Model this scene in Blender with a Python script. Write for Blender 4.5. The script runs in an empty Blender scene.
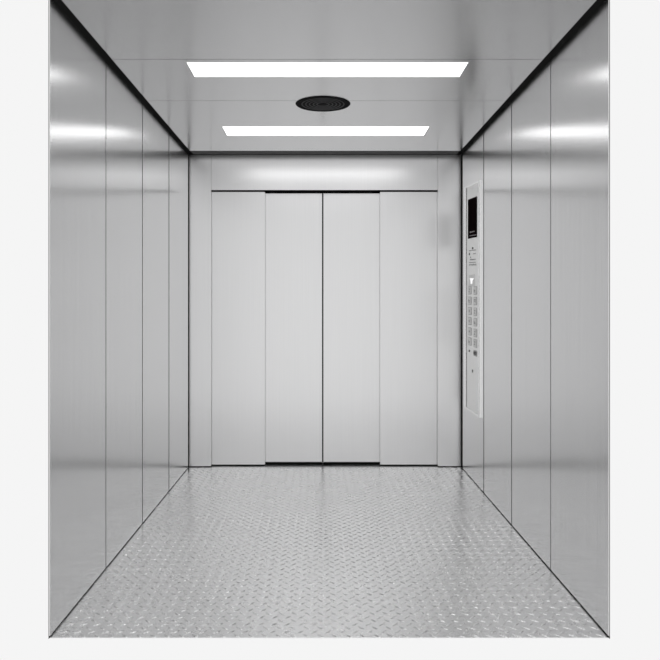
import bpy, bmesh, math, random
from mathutils import Vector, Matrix
random.seed(7)
scene = bpy.context.scene
COL = scene.collection

# ------------------------------------------------------------------ sizes (metres)
W2 = 1.0023           # half width of the car
H = 2.30              # ceiling height
Y0, Y1 = 2.62, 5.38   # open end of the car, front return / door wall
CAMX, CAMZ, F = -0.0295, 1.194, 730.0

# ------------------------------------------------------------------ materials
def new_mat(name):
    m = bpy.data.materials.new(name); m.use_nodes = True
    return m, m.node_tree, m.node_tree.nodes['Principled BSDF']

def plain(name, col, rough=0.5, metal=0.0, spec=0.5):
    m, nt, b = new_mat(name)
    b.inputs['Base Color'].default_value = (col[0], col[1], col[2], 1)
    b.inputs['Roughness'].default_value = rough
    b.inputs['Metallic'].default_value = metal
    b.inputs['Specular IOR Level'].default_value = spec
    return m

def brushed(name, col, rough, scale, var=0.05, aniso=0.0, rot=0.0, bump=0.0, rvar=0.04):
    """satin steel; scale = noise frequency along x, y, z (low value = direction of the brushing)"""
    m, nt, b = new_mat(name)
    tc = nt.nodes.new('ShaderNodeTexCoord')
    mp = nt.nodes.new('ShaderNodeMapping'); mp.inputs['Scale'].default_value = scale
    nt.links.new(tc.outputs['Object'], mp.inputs['Vector'])
    nz = nt.nodes.new('ShaderNodeTexNoise'); nz.inputs['Scale'].default_value = 1.0
    nz.inputs['Detail'].default_value = 4.0; nz.inputs['Roughness'].default_value = 0.65
    nt.links.new(mp.outputs['Vector'], nz.inputs['Vector'])
    mr = nt.nodes.new('ShaderNodeMapRange')
    mr.inputs['From Min'].default_value = 0.3; mr.inputs['From Max'].default_value = 0.7
    mr.inputs['To Min'].default_value = 1 - var; mr.inputs['To Max'].default_value = 1 + var
    nt.links.new(nz.outputs['Fac'], mr.inputs['Value'])
    mul = nt.nodes.new('ShaderNodeVectorMath'); mul.operation = 'SCALE'
    mul.inputs[0].default_value = col
    nt.links.new(mr.outputs['Result'], mul.inputs['Scale'])
    nt.links.new(mul.outputs['Vector'], b.inputs['Base Color'])
    r = nt.nodes.new('ShaderNodeMapRange')
    r.inputs['From Min'].default_value = 0.3; r.inputs['From Max'].default_value = 0.7
    r.inputs['To Min'].default_value = rough - rvar; r.inputs['To Max'].default_value = rough + rvar
    nt.links.new(nz.outputs['Fac'], r.inputs['Value'])
    nt.links.new(r.outputs['Result'], b.inputs['Roughness'])
    b.inputs['Metallic'].default_value = 1.0
    if aniso:
        tg = nt.nodes.new('ShaderNodeTangent'); tg.direction_type = 'UV_MAP'
        nt.links.new(tg.outputs['Tangent'], b.inputs['Tangent'])
        b.inputs['Anisotropic'].default_value = aniso
        b.inputs['Anisotropic Rotation'].default_value = rot
    if bump:
        bp = nt.nodes.new('ShaderNodeBump'); bp.inputs['Strength'].default_value = bump
        bp.inputs['Distance'].default_value = 0.0005
        nt.links.new(nz.outputs['Fac'], bp.inputs['Height'])
        nt.links.new(bp.outputs['Normal'], b.inputs['Normal'])
    return m

def emissive(name, col, strength):
    m, nt, b = new_mat(name)
    b.inputs['Base Color'].default_value = (0.8, 0.8, 0.8, 1)
    b.inputs['Emission Color'].default_value = (col[0], col[1], col[2], 1)
    b.inputs['Emission Strength'].default_value = strength
    return m

M_wall = brushed('brushed_steel_wall', (.84, .84, .843), .23, (160, 160, 1.2), .055, aniso=.75, rot=.0, rvar=.01)
M_door = brushed('brushed_steel_door', (.81, .81, .814), .28, (160, 160, 1.2), .015, aniso=.6, rot=.0, rvar=.005)
M_ceil = brushed('satin_steel_ceiling', (.64, .64, .644), .22, (120, 1.5, 120), .015, rvar=.01)
M_floor = brushed('tread_plate_steel', (.96, .96, .962), .26, (9, 9, 9), .03)
M_floor.node_tree.nodes['Principled BSDF'].inputs['Metallic'].default_value = .88
M_sill = brushed('sill_aluminium', (.60, .60, .61), .35, (1.5, 160, 160), .04)
M_black = plain('black_gasket_and_shade', (.006, .006, .006), .85, 0, .15)  # real gaskets, and the painted shade of door and ceiling gaps
M_void = plain('dark_shaft_void', (.010, .010, .010), .95, 0, .1)
M_dgrey = plain('dark_grey_gap_shade', (.06, .06, .06), .6)  # grey painted as the shade behind the ceiling's end
M_vent = plain('black_vent_plastic', (.010, .010, .011), .7, 0, .1)
M_ventr = plain('charcoal_vent_ring', (.11, .11, .112), .7, 0, .1)
M_light = emissive('light_diffuser', (1, 1, 1), 2.2)
M_frame = plain('light_frame_white', (.75, .75, .75), .4)
M_plate = plain('control_plate_satin', (.90, .90, .89), .32, .9)
M_ptrim = plain('control_trim_polished', (.98, .98, .98), .22, 1.0)
M_glass = plain('display_black_glass', (.010, .006, .0065), .6, 0, .0)
M_ink = plain('engraved_ink', (.05, .05, .05), .6)
M_inkg = plain('engraved_grey', (.22, .22, .22), .6)
M_btn = plain('button_satin', (.72, .72, .71), .3, .6)
M_btnr = plain('button_ring_grey', (.40, .40, .40), .35, .7)
M_lit = emissive('lit_button_white', (1, 1, 1), .8)
M_mark = plain('display_print_white', (.42, .40, .40), .5)

# ------------------------------------------------------------------ mesh helpers
def bevel_all(bm, w, seg=2):
    if w > 0:
        bmesh.ops.bevel(bm, geom=bm.edges[:] , offset=w, segments=seg, affect='EDGES', profile=.7)

def box(bm, x0, x1, y0, y1, z0, z1, bev=0.0):
    t = bmesh.new()
    bmesh.ops.create_cube(t, size=1)
    for v in t.verts:
        v.co = Vector((x0 + (v.co.x + .5) * (x1 - x0), y0 + (v.co.y + .5) * (y1 - y0), z0 + (v.co.z + .5) * (z1 - z0)))
    bevel_all(t, bev)
    merge(bm, t)

def merge(bm, t):
    me = bpy.data.meshes.new('tmp'); t.to_mesh(me); t.free()
    bm.from_mesh(me); bpy.data.meshes.remove(me)

def lathe(bm, prof, n=64, loc=(0, 0, 0)):
    """closed profile of (radius, z) turned round the z axis"""
    rings = []
    for r, z in prof:
        rings.append([bm.verts.new((loc[0] + r * math.cos(2 * math.pi * k / n), loc[1] + r * math.sin(2 * math.pi * k / n), loc[2] + z)) for k in range(n)])
    m = len(prof)
    for i in range(m):
        a, b = rings[i], rings[(i + 1) % m]
        for k in range(n):
            bm.faces.new((a[k], a[(k + 1) % n], b[(k + 1) % n], b[k]))

def disc(bm, r, z0, z1, n=64, loc=(0, 0, 0)):
    bmesh.ops.create_cone(bm, cap_ends=True, segments=n, radius1=r, radius2=r, depth=z1 - z0,
                          matrix=Matrix.Translation((loc[0], loc[1], loc[2] + (z0 + z1) / 2)))

def obj(name, bm, mat, parent=None, smooth=False):
    bmesh.ops.recalc_face_normals(bm, faces=bm.faces[:])
    # box-projected UV (u horizontal, v vertical) so the brushing direction is defined
    uv = bm.loops.layers.uv.new('UVMap')
    for f in bm.faces:
        n = f.normal
        for l in f.loops:
            c = l.vert.co
            if abs(n.x) > max(abs(n.y), abs(n.z)): l[uv].uv = (c.y, c.z)
            elif abs(n.y) > abs(n.z): l[uv].uv = (c.x, c.z)
            else: l[uv].uv = (c.x, c.y)
    me = bpy.data.meshes.new(name); bm.to_mesh(me); bm.free()
    me.materials.append(mat)
    if smooth:
        for p in me.polygons: p.use_smooth = True
        try: me.set_sharp_from_angle(angle=math.radians(35))
        except Exception: pass
    o = bpy.data.objects.new(name, me); COL.objects.link(o)
    if parent: o.parent = parent
    return o

def one_box(name, b, mat, parent=None, bev=0.0):
    bm = bmesh.new(); box(bm, *b, bev=bev)
    return obj(name, bm, mat, parent)

def struct(o, label=None):
    o['kind'] = 'structure'
    if label: o['label'] = label
    return o

def thing(name, label, cat, loc=(0, 0, 0), group=None):
    o = bpy.data.objects.new(name, None); COL.objects.link(o)
    o.location = loc; o['label'] = label; o['category'] = cat
    o.empty_display_size = .1
    if group: o['group'] = group
    return o

# ------------------------------------------------------------------ floor : tread plate with real raised bars
def tread_floor():
    bm = bmesh.new()
    box(bm, -W2, W2, Y0, Y1 + .001, -.004, 0)
    me = bpy.data.meshes.new('tmp'); bm.to_mesh(me); bm.free()
    verts = [tuple(v.co) for v in me.vertices]
    faces = [tuple(p.vertices) for p in me.polygons]
    bpy.data.meshes.remove(me)
    PX, PY = .0505, .0315            # spacing of the bars in a row, spacing of the rows
    L, Wd, h = .0185, .0056, .0024   # half length, half width, height of one bar
    nx, ny = int(2 * W2 / PX) + 2, int((Y1 - Y0) / PY) + 2
    for i in range(nx):
        for j in range(ny):
            cx = -W2 + (i + .25 + .5 * (j % 2)) * PX
            cy = Y0 + (j + .45) * PY
            if abs(cx) > W2 - .016 or cy > Y1 - .016 or cy < Y0 + .014: continue
            a = math.radians(45 if j % 2 else -45)
            ca, sa = math.cos(a), math.sin(a)
            base = len(verts)
            ring = [(-L, 0), (-L * .5, -Wd * .85), (0, -Wd), (L * .5, -Wd * .85), (L, 0), (L * .5, Wd * .85), (0, Wd), (-L * .5, Wd * .85)]
            for (u, v) in ring:
                verts.append((cx + u * ca - v * sa, cy + u * sa + v * ca, 0.00005))
            for (u, v) in ring:
                u *= .80; v *= .28
                verts.append((cx + u * ca - v * sa, cy + u * sa + v * ca, h))
            for k in range(8):
                k2 = (k + 1) % 8
                faces.append((base + k, base + k2, base + 8 + k2, base + 8 + k))
            faces.append(tuple(base + 8 + k for k in range(8)))
    me = bpy.data.meshes.new('floor'); me.from_pydata(verts, [], faces); me.update()
    me.materials.append(M_floor)
    o = bpy.data.objects.new('floor', me); COL.objects.link(o)
    return struct(o, 'raised diamond tread plate floor of the elevator car')
tread_floor()

# ------------------------------------------------------------------ side walls
PT = .003    # steel sheet
CORNER = {'left': .040, 'right': .066}
def side_wall(side, seams, joint):
    s = -1 if side == 'left' else 1
    xi = s * W2
    def bx(a, b): return (min(a, b), max(a, b))
    back = one_box('wall_' + side, (*bx(xi + s * (PT + .0005), xi + s * (PT + .0022)), Y0, 5.5665, -.004, H + .05), M_void)
    struct(back, 'brushed steel %s side wall of the elevator car in four tall panels' % side)
    ys = [Y0] + seams + [Y1]
    for k in range(4):
        a = ys[k] + (joint[k - 1] / 2 if k else 0)
        b = ys[k + 1] - (joint[k] / 2 if k < 3 else CORNER[side])
        one_box('wall_panel', (*bx(xi, xi + s * PT), a, b, .0060, H + .0008), M_wall, back, bev=.0006)
        if k < 3:
            one_box('joint_strip', (*bx(xi + s * .0012, xi + s * PT), b + .0004, b + joint[k] - .0004, .0060, H + .0008), M_black, back)
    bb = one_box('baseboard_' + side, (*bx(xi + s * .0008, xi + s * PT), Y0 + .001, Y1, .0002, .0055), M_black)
    struct(bb, 'thin black recessed strip at the foot of the %s wall' % side)
side_wall('left', [3.303, 3.978, 4.672], [.010, .016, .022])
side_wall('right', [3.280, 3.953, 4.630], [.010, .016, .022])

# ------------------------------------------------------------------ ceiling
GAP = .032
xe = W2 - GAP
YC = 5.235
ceiling = one_box('ceiling', (-W2 - .008, W2 + .008, Y0, 5.5665, H + .051, H + .056), M_void)
struct(ceiling, 'satin steel ceiling of the elevator car with two light strips')
LX = .645
lights = [(3.322, 3.542), (4.520, 4.772)]
def cpanel(x0, x1, y0, y1):
    one_box('ceiling_panel', (x0, x1, y0, y1, H, H + .012), M_ceil, ceiling, bev=.0005)
g = .0017
SE = [Y0, 3.287, 3.952, YC]
# panel rows; the rows that hold a light are cut round it
def row_with_light(y0, y1, l0, l1):
    bm = bmesh.new()
    q = .0008
    box(bm, -xe, xe, y0, l0 - q, H, H + .012)
    box(bm, -xe, xe, l1 + q, y1, H, H + .012)
    box(bm, -xe, -LX - q, l0 - q, l1 + q, H, H + .012)
    box(bm, LX + q, xe, l0 - q, l1 + q, H, H + .012)
    bmesh.ops.remove_doubles(bm, verts=bm.verts[:], dist=1e-5)
    obj('ceiling_panel', bm, M_ceil, ceiling)
cpanel(-xe, xe, SE[0], SE[1] - g)
row_with_light(SE[1] + g, SE[2] - g, *lights[0])
row_with_light(SE[2] + g, SE[3], *lights[1])

t = one_box('trim_1', (-W2 + .0002, -xe - .001, Y0 + .0005, Y1 - .001, H + .0012, H + .030), M_black)  # solid black fills the ceiling gap in place of real shade
struct(t, 'black block standing in for shade in the recess along the left edge of the ceiling')
t = one_box('trim_2', (xe + .001, W2 - .0002, Y0 + .0005, Y1 - .001, H + .0012, H + .030), M_black)  # same black fill, shade of the right-hand ceiling gap
struct(t, 'black block standing in for shade in the recess along the right edge of the ceiling')
t = one_box('trim_3', (-xe, xe, YC + .002, Y1 - .001, H + .004, H + .030), M_dgrey)  # shade of the gap by the header, put into the colour
struct(t, 'dark grey block standing in for shade in the recess between the ceiling and the door header')

# lights
def ceiling_light(y0, y1, label):
    r = thing('ceiling_light', label, 'ceiling light', (0, (y0 + y1) / 2, H), 'recessed light strips in the ceiling')
    hy = (y1 - y0) / 2
    bm = bmesh.new(); fw = .004
    box(bm, -LX, LX, -hy, -hy + fw, -.0005, .012); box(bm, -LX, LX, hy - fw, hy, -.0005, .012)
    box(bm, -LX, -LX + fw, -hy + fw, hy - fw, -.0005, .012); box(bm, LX - fw, LX, -hy + fw, hy - fw, -.0005, .012)
    obj('frame', bm, M_frame, r)
    one_box('diffuser', (-LX + fw, LX - fw, -hy + fw, hy - fw, .0005, .008), M_light, r)
    one_box('housing', (-LX, LX, -hy, hy, .0125, .045), M_void, r)
ceiling_light(*lights[0], 'long white ceiling light farther from the doors, the larger-looking one above the vent')
ceiling_light(*lights[1], 'long white ceiling light nearest the doors, between the round vent and door header')

# round vent
v = thing('ceiling_vent', 'round black louvred vent in the steel ceiling between the two light strips', 'vent', (-.0185, 4.014, H))
R = .151
bm = bmesh.new(); disc(bm, R - .004, -.0016, -.0005); obj('backing', bm, M_vent, v)
bm = bmesh.new(); lathe(bm, [(R - .020, -.0017), (R - .018, -.0042), (R - .004, -.0042), (R, -.0005), (R - .004, -.0003)]); obj('rim', bm, M_vent, v, True)
for k in range(5):
    r0 = .030 + k * .0205
    bm = bmesh.new()
    lathe(bm, [(r0, -.0022), (r0 + .0004, -.0036), (r0 + .0062, -.0042), (r0 + .0066, -.0022)])
    obj('louvre_ring', bm, M_ventr, v, True)
bm = bmesh.new(); lathe(bm, [(.0005, -.0018), (.017, -.0018), (.017, -.0034), (.013, -.0042), (.0005, -.0042)]); obj('hub', bm, M_vent, v, True)
for k in range(4):
    bm = bmesh.new()
    a = math.pi / 4 + k * math.pi / 2
    box(bm, .018, R - .020, -.002, .002, -.0021, -.0017)
    bmesh.ops.rotate(bm, verts=bm.verts[:], cent=(0, 0, 0), matrix=Matrix.Rotation(a, 3, 'Z'))
    obj('spoke', bm, M_vent, v)

# ------------------------------------------------------------------ door wall
OX0, OX1 = -.8400, .8320        # opening
ZH = 2.0415                     # header underside
wb = one_box('wall_back', (-W2 - .003, W2 + .003, 5.560, 5.566, -.004, H + .05), M_void)
struct(wb, 'brushed steel front wall of the car with header and returns round the doors')
one_box('return_panel', (-W2 + .0008, OX0, Y1, Y1 + .028, .0065, H - .0005), M_door, wb, bev=.0005)
one_box('return_panel', (OX1, W2 - .0008, Y1, Y1 + .028, .0065, H - .0005), M_door, wb, bev=.0005)
one_box('header_panel', (OX0 + .0016, OX1 - .0016, Y1, Y1 + .004, ZH, H - .0005), M_door, wb, bev=.0005)
one_box('header_gap_shade', (-W2 + .0008, W2 - .0008, Y1 + .0002, Y1 + .028, H + .0002, H + .03), M_dgrey, wb)  # dark strip shades the header where it shows above the ceiling
for a_, b_ in ((-W2 + .0008, OX0), (OX1, W2 - .0008)): one_box('foot_strip', (a_, b_, Y1 + .0015, Y1 + .028, .0002, .0060), M_black, wb)  # black fill so the gap under each return reads as shaded
one_box('soffit_shade', (OX0 + .002, OX1 - .002, Y1 + .0045, 5.55, ZH + .0015, ZH + .05), M_black, wb)  # black box added to make the header's underside look shaded
for n4, (nm, x0, x1, lab) in enumerate((('trim_4', -W2 - .0030, -W2 - .0008, 'thin dark vertical strip in the left corner beside the doors'),
                        ('trim_5', W2 + .0008, W2 + .0030, 'dark vertical strip in the right corner beside the control panel'))):
    struct(one_box(nm, (x0, x1, Y1 - CORNER['left' if n4 == 0 else 'right'] + .0004, Y1 + .02, .0062, H + .0008), M_black), lab)
# sill plate between the returns, with two running grooves
bm = bmesh.new()
box(bm, OX0 - .05, OX1 + .05, Y1 + .0012, 5.438, -.004, 0)
box(bm, OX0 - .05, OX1 + .05, 5.446, 5.474, -.004, 0)
box(bm, OX0 - .05, OX1 + .05, 5.482, 5.53, -.004, 0)
box(bm, -W2 - .003, W2 + .003, Y1 + .0012, 5.559, -.012, -.0045)
struct(obj('trim_6', bm, M_sill), 'grooved metal door sill')

DOORS = [  # x0, x1, front y, thickness, bottom, label
    (OX0 - .02, -.4455, 5.418, .028, .0095, 'outer left sliding door panel of brushed steel'),
    (-.4700, -.0215, 5.455, .028, .0210, 'inner left sliding door panel of brushed steel'),
    (-.0115, .4330, 5.455, .028, .0210, 'inner right sliding door panel of brushed steel'),
    (.4095, OX1 + .02, 5.418, .028, .0095, 'outer right sliding door panel of brushed steel'),
]
for n, (x0, x1, y, th, zb, lab) in enumerate(DOORS):
    d = one_box('door_%d' % (n + 1), (x0, x1, y, y + th, zb, ZH - (.008 if y < 5.44 else .013)), M_door, None, bev=.0008)
    struct(d, lab)
    # black strip fills the gap over the sill, standing in for its shade
    one_box('bottom_gap_shade', (x0 + .001, x1 - .001, y + .004, y + .018, .0003, zb - .0002), M_black, d)
    one_box('top_gap_shade', (x0 + .001, x1 - .001, y + .008, y + .018, ZH - (.0078 if y < 5.44 else .0128), ZH + .0012), M_black, d)  # black fill that keeps the gap above the door dark

# ------------------------------------------------------------------ control panel on the right wall
PROT = .016
XP = W2 - PROT
def dpx(x): return (W2 - CAMX - PROT) * F / (x - 321.0)      # pixel column -> y on the plate
def zpx(y, D): return CAMZ + (305.0 - y) * D / F
cp = thing('elevator_control_panel', 'tall slim control panel with black display and two button columns on the right wall', 'control panel', (W2, 4.98, 1.25))
OFF = Vector((-W2, -4.98, -1.25))
def local(bm):
    bmesh.ops.translate(bm, verts=bm.verts[:], vec=OFF); return bm
yn, yf = 4.700, 5.190            # near / far edge on the wall
zb = .468
def ztop(y): return 1.997 + (y - yn) / (yf - yn) * .033     # the top edge rises towards the corner
def prism(bm, ya, yb, za, zbb, x0, x1, slope_top=True, tt=0.0):
    """plate from y=ya (near) to yb, x from x0 (into the car) to x1"""
    vs = []
    for x in (x0, x1):
        for (y, z) in ((ya, za), (yb, za), (yb, zbb + (ztop(yb) - ztop(ya) if slope_top else 0)), (ya, zbb)):
            vs.append(bm.verts.new((x, y, z)))
    f = [(0, 1, 2, 3), (4, 7, 6, 5), (0, 4, 5, 1), (1, 5, 6, 2), (2, 6, 7, 3), (3, 7, 4, 0)]
    for q in f: bm.faces.new([vs[i] for i in q])
# trim : chamfered raised border built as a loop of sections
def border(bm):
    # offsets (inset from outline, height off wall)
    prof = [(0, .0003), (0, .0140), (.002, PROT), (.026, PROT), (.028, PROT - .004), (.028, .0003)]
    def loop(ins, h):
        x = W2 - h
        i2 = ins * .45; fi = ins * 2.8      # the border is wider on the side towards the doors
        return [bm.verts.new((x, yn + ins, zb + i2)), bm.verts.new((x, yf - fi, zb + i2)),
                bm.verts.new((x, yf - fi, ztop(yf - fi) - i2)), bm.verts.new((x, yn + ins, ztop(yn + ins) - i2))]
    L = [loop(*p) for p in prof]
    for i in range(len(L)):
        a, b = L[i], L[(i + 1) % len(L)]
        for k in range(4):
            bm.faces.new((a[k], a[(k + 1) % 4], b[(k + 1) % 4], b[k]))
bm = bmesh.new(); border(bm); obj('trim_frame', local(bm), M_ptrim, cp)
XF = W2 - PROT + .004            # face of the plate
bm = bmesh.new(); prism(bm, yn + .0285, yf - .0792, zb + .0130, ztop(yn + .0285) - .0130, XF, W2 - .0005)
obj('faceplate', local(bm), M_plate, cp)
def dfp(x): return (XF - CAMX) * F / (x - 321.0)
# display
ya, yb = dfp(477.0), dfp(468.2)
zt_a, zt_b = zpx(196.3, ya), zpx(199.8, yb)
zl_a, zl_b = zpx(237.0, ya), zpx(238.8, yb)
def quad_plate(bm, pts, x0, x1):
    vs = [bm.verts.new((x, y, z)) for x in (x0, x1) for (y, z) in pts]
    for q in [(0, 1, 2, 3), (4, 7, 6, 5), (0, 4, 5, 1), (1, 5, 6, 2), (2, 6, 7, 3), (3, 7, 4, 0)]:
        bm.faces.new([vs[i] for i in q])
bm = bmesh.new(); quad_plate(bm, [(ya, zl_a), (yb, zl_b), (yb, zt_b), (ya, zt_a)], XF - .002, XF - .0001)
disp = obj('display_screen', local(bm), M_glass, cp); disp['label'] = 'glossy black display window'
def pxquad(bm, x0, y0, x1, y1, dy=0.0, lift=.0006, base=None):
    """small raised mark whose image spans the given pixels; dy = drop of the far end"""
    xb = XF if base is None else base
    a, b = (xb - CAMX) * F / (x1 - 321), (xb - CAMX) * F / (x0 - 321)
    pts = [(a, zpx(y1, a)), (b, zpx(y1 + dy, b)), (b, zpx(y0 + dy, b)), (a, zpx(y0, a))]
    quad_plate(bm, pts, xb - lift, xb - .0001)
bm = bmesh.new()
XD = XF - .002
for (x0, y0, x1, y1) in ((470.0, 231.2, 471.0, 232.9), (471.2, 231.4, 471.9, 232.4), (472.1, 231.0, 473.0, 232.1), (473.3, 230.8, 474.6, 231.7)):
    pxquad(bm, x0, y0, x1, y1, .3, .0004, XD)
obj('display_symbol', local(bm), M_mark, disp)
bm = bmesh.new(); pxquad(bm, 469.6, 234.4, 476.6, 235.1, 1.1, .0004, XD); obj('display_line', local(bm), M_mark, disp)
# engraved notice (illegible strokes at this distance)
def glyph_row(bm, x0, x1, yc, h, slope, dens=.8, cw=.75):
    x = x0
    while x < x1 - .3:
        w = cw * random.uniform(.6, 1.1)
        if random.random() < dens:
            off = slope * (x1 - x) / (x1 - x0)
            y = yc + off
            k = random.random()
            pxquad(bm, x, y - h / 2, x + .22, y + h / 2)
            if k > .35: pxquad(bm, x + .22, y - h / 2, x + w * .8, y - h / 2 + .28)
            if k < .7: pxquad(bm, x + .22, y + h / 2 - .28, x + w * .8, y + h / 2)
        x += w
bm = bmesh.new(); pxquad(bm, 472.0, 247.3, 473.4, 249.0, .1); pxquad(bm, 472.5, 246.9, 472.9, 249.3); obj('notice_emblem', local(bm), M_ink, cp)
for (x0, x1, yc, h, sl, d, mat) in ((469.3, 476.0, 249.8, .9, 1.0, .95, M_inkg), (473.4, 475.9, 253.3, 1.0, .4, .8, M_inkg),
                                    (470.0, 476.0, 259.3, 1.0, .4, 1, M_ink), (469.0, 475.9, 262.2, .7, .3, .9, M_inkg),
                                    (469.2, 476.4, 264.6, 1.5, .2, 1, M_inkg)):
    bm = bmesh.new(); glyph_row(bm, x0, x1, yc, h, sl, d); obj('notice_lettering', local(bm), mat, cp)
def knob(name, px, py, rpx, mat, lift=.003, parent=None, n=24):
    D = dfp(px); z = zpx(py, D); r = rpx * D / F
    bm = bmesh.new()
    bmesh.ops.create_cone(bm, cap_ends=True, segments=n, radius1=r, radius2=r * .82, depth=lift)
    bmesh.ops.rotate(bm, verts=bm.verts[:], cent=(0, 0, 0), matrix=Matrix.Rotation(-math.pi / 2, 3, 'Y'))
    bmesh.ops.translate(bm, verts=bm.verts[:], vec=(XF - lift / 2 - .0001, D, z))
    return obj(name, local(bm), mat, parent or cp)
knob('indicator_dot', 469.5, 254.0, 1.3, M_ink); knob('indicator_dot', 470.7, 257.3, .75, M_ink, .002)
# rounded rectangular plate on the faceplate
def rrect(bm, yc, zc, hy, hz, r, x0, x1, n=5):
    pts = []
    for (sy, sz, a0) in ((1, 1, 0), (-1, 1, 90), (-1, -1, 180), (1, -1, 270)):
        for k in range(n + 1):
            a = math.radians(a0 + 90 * k / n)
            pts.append((yc + sy * (hy - r) + r * math.cos(a), zc + sz * (hz - r) + r * math.sin(a)))
    A = [bm.verts.new((x1, y, z)) for y, z in pts]
    B = [bm.verts.new((x0 + .0008, y, z)) for y, z in pts]
    Cc = [bm.verts.new((x0, yc + (y - yc) * .94, zc + (z - zc) * .90)) for y, z in pts]
    m = len(pts)
    for P_, Q_ in ((A, B), (B, Cc)):
        for k in range(m): bm.faces.new((P_[k], P_[(k + 1) % m], Q_[(k + 1) % m], Q_[k]))
    bm.faces.new(Cc); bm.faces.new(A[::-1])
# lit direction window above the buttons
D = dfp(471.8); z = zpx(280.6, D)
bm = bmesh.new(); rrect(bm, D, z, .100, .040, .006, XF - .0012, XF - .0001)
win = obj('indicator_window', local(bm), M_btn, cp)
bm = bmesh.new()
D = dfp(471.6)
XW = XF - .0012
for pts in ([(469.9, 278.2), (473.8, 278.2), (472.3, 281.0), (470.6, 281.0)], [(470.6, 281.0), (472.3, 281.0), (472.1, 284.0), (470.8, 284.0)]):
    P3 = []
    for (px, py) in pts:
        Dq = (XW - CAMX) * F / (px - 321); P3.append((Dq, zpx(py, Dq)))
    quad_plate(bm, P3, XW - .001, XW - .0001)
la = obj('lit_arrow', local(bm), M_lit, win); la['label'] = 'lit white arrow'
# buttons : two columns, six rows, and a bottom pair
ZR = [zpx(y, dfp(470.0)) for y in (290.4, 300.6, 311.0, 321.0, 331.4, 341.4)]
for i, zr in enumerate(ZR):
    for j, px in enumerate((469.9, 475.3)):
        D = dfp(px); zc = zr - (.004 if j else 0)
        bm = bmesh.new(); rrect(bm, D, zc, .054, .0275, .008, XF - .0016, XF - .0001)
        ring = obj('button_surround', local(bm), M_btnr, cp)
        bm = bmesh.new(); rrect(bm, D, zc, .048, .0235, .006, XF - .0040, XF - .0017)
        b = obj('button', local(bm), M_btn, ring)
        # engraved mark
        bm = bmesh.new(); XB = XF - .0040
        k = random.randint(0, 3); hw, hh, t = .020, .010, .0035
        segs = [[(-1, 1, 1, 1), (1, 1, -1, -1), (-1, -1, 1, -1)], [(-1, 0, 1, 0), (0, -1, 0, 1)],
                [(-1, 1, -1, -1), (-1, -1, 1, -1), (-1, 0, 1, 0)], [(1, 1, 1, -1), (-1, 1, 1, 1), (-1, 0, 1, 0)]][k]
        for (u0, v0, u1, v1) in segs:
            p = Vector((-u0 * hw, v0 * hh)); q = Vector((-u1 * hw, v1 * hh)); d = (q - p).normalized(); nrm = Vector((-d.y, d.x)) * t / 2 * (2.2 if abs(d.y) > .8 else 1)
            quad_plate(bm, [(D + (p + nrm).x, zc + (p + nrm).y), (D + (q + nrm).x, zc + (q + nrm).y), (D + (q - nrm).x, zc + (q - nrm).y), (D + (p - nrm).x, zc + (p - nrm).y)], XB - .0004, XB - .00005)
        obj('button_mark', local(bm), M_inkg, b)
knob('alarm_button', 469.5, 350.9, 1.25, M_ink, .004)['label'] = 'small black button'
D = dfp(475.3); zc = zpx(353.2, D)
bm = bmesh.new(); rrect(bm, D, zc, .054, .020, .007, XF - .0016, XF - .0001); r_ = obj('button_surround', local(bm), M_btnr, cp)
bm = bmesh.new(); rrect(bm, D, zc + .001, .042, .011, .005, XF - .0040, XF - .0017); b = obj('button', local(bm), M_inkg, r_)
b['label'] = 'dark grey button'
kh = knob('key_switch', 472.6, 370.6, .95, M_btnr, .002)
D = dfp(472.6); z = zpx(370.8, D)
bm = bmesh.new(); box(bm, XF - .0030, XF - .0022, D - .007, D + .007, z - .012, z + .008); obj('key_slot', local(bm), M_ink, kh)
for (px, py) in ((472.9, 188.6), (473.4, 400.5)):
    knob('screw', px, py, .4, M_btnr, .001, n=12)

# ------------------------------------------------------------------ world, camera, view
w = bpy.data.worlds.new('bright_white_surroundings'); scene.world = w; w.use_nodes = True
bg = w.node_tree.nodes['Background']
bg.inputs['Color'].default_value = (1, 1, 1, 1)
bg.inputs['Strength'].default_value = .913

cam = bpy.data.cameras.new('camera'); co = bpy.data.objects.new('camera', cam); COL.objects.link(co)
co.location = (CAMX, 0, CAMZ); co.rotation_euler = (math.pi / 2, 0, 0)
cam.sensor_width = 36; cam.lens = 36 * F / 660
cam.shift_x = 9 / 660; cam.shift_y = -25 / 660
cam.clip_start = .01
scene.camera = co
vs = scene.view_settings
vs.view_transform = 'Standard'; vs.look = 'None'; vs.exposure = 0; vs.gamma = 1; vs.use_curve_mapping = False
scene.cycles.max_bounces = 14; scene.cycles.glossy_bounces = 10; scene.cycles.diffuse_bounces = 5
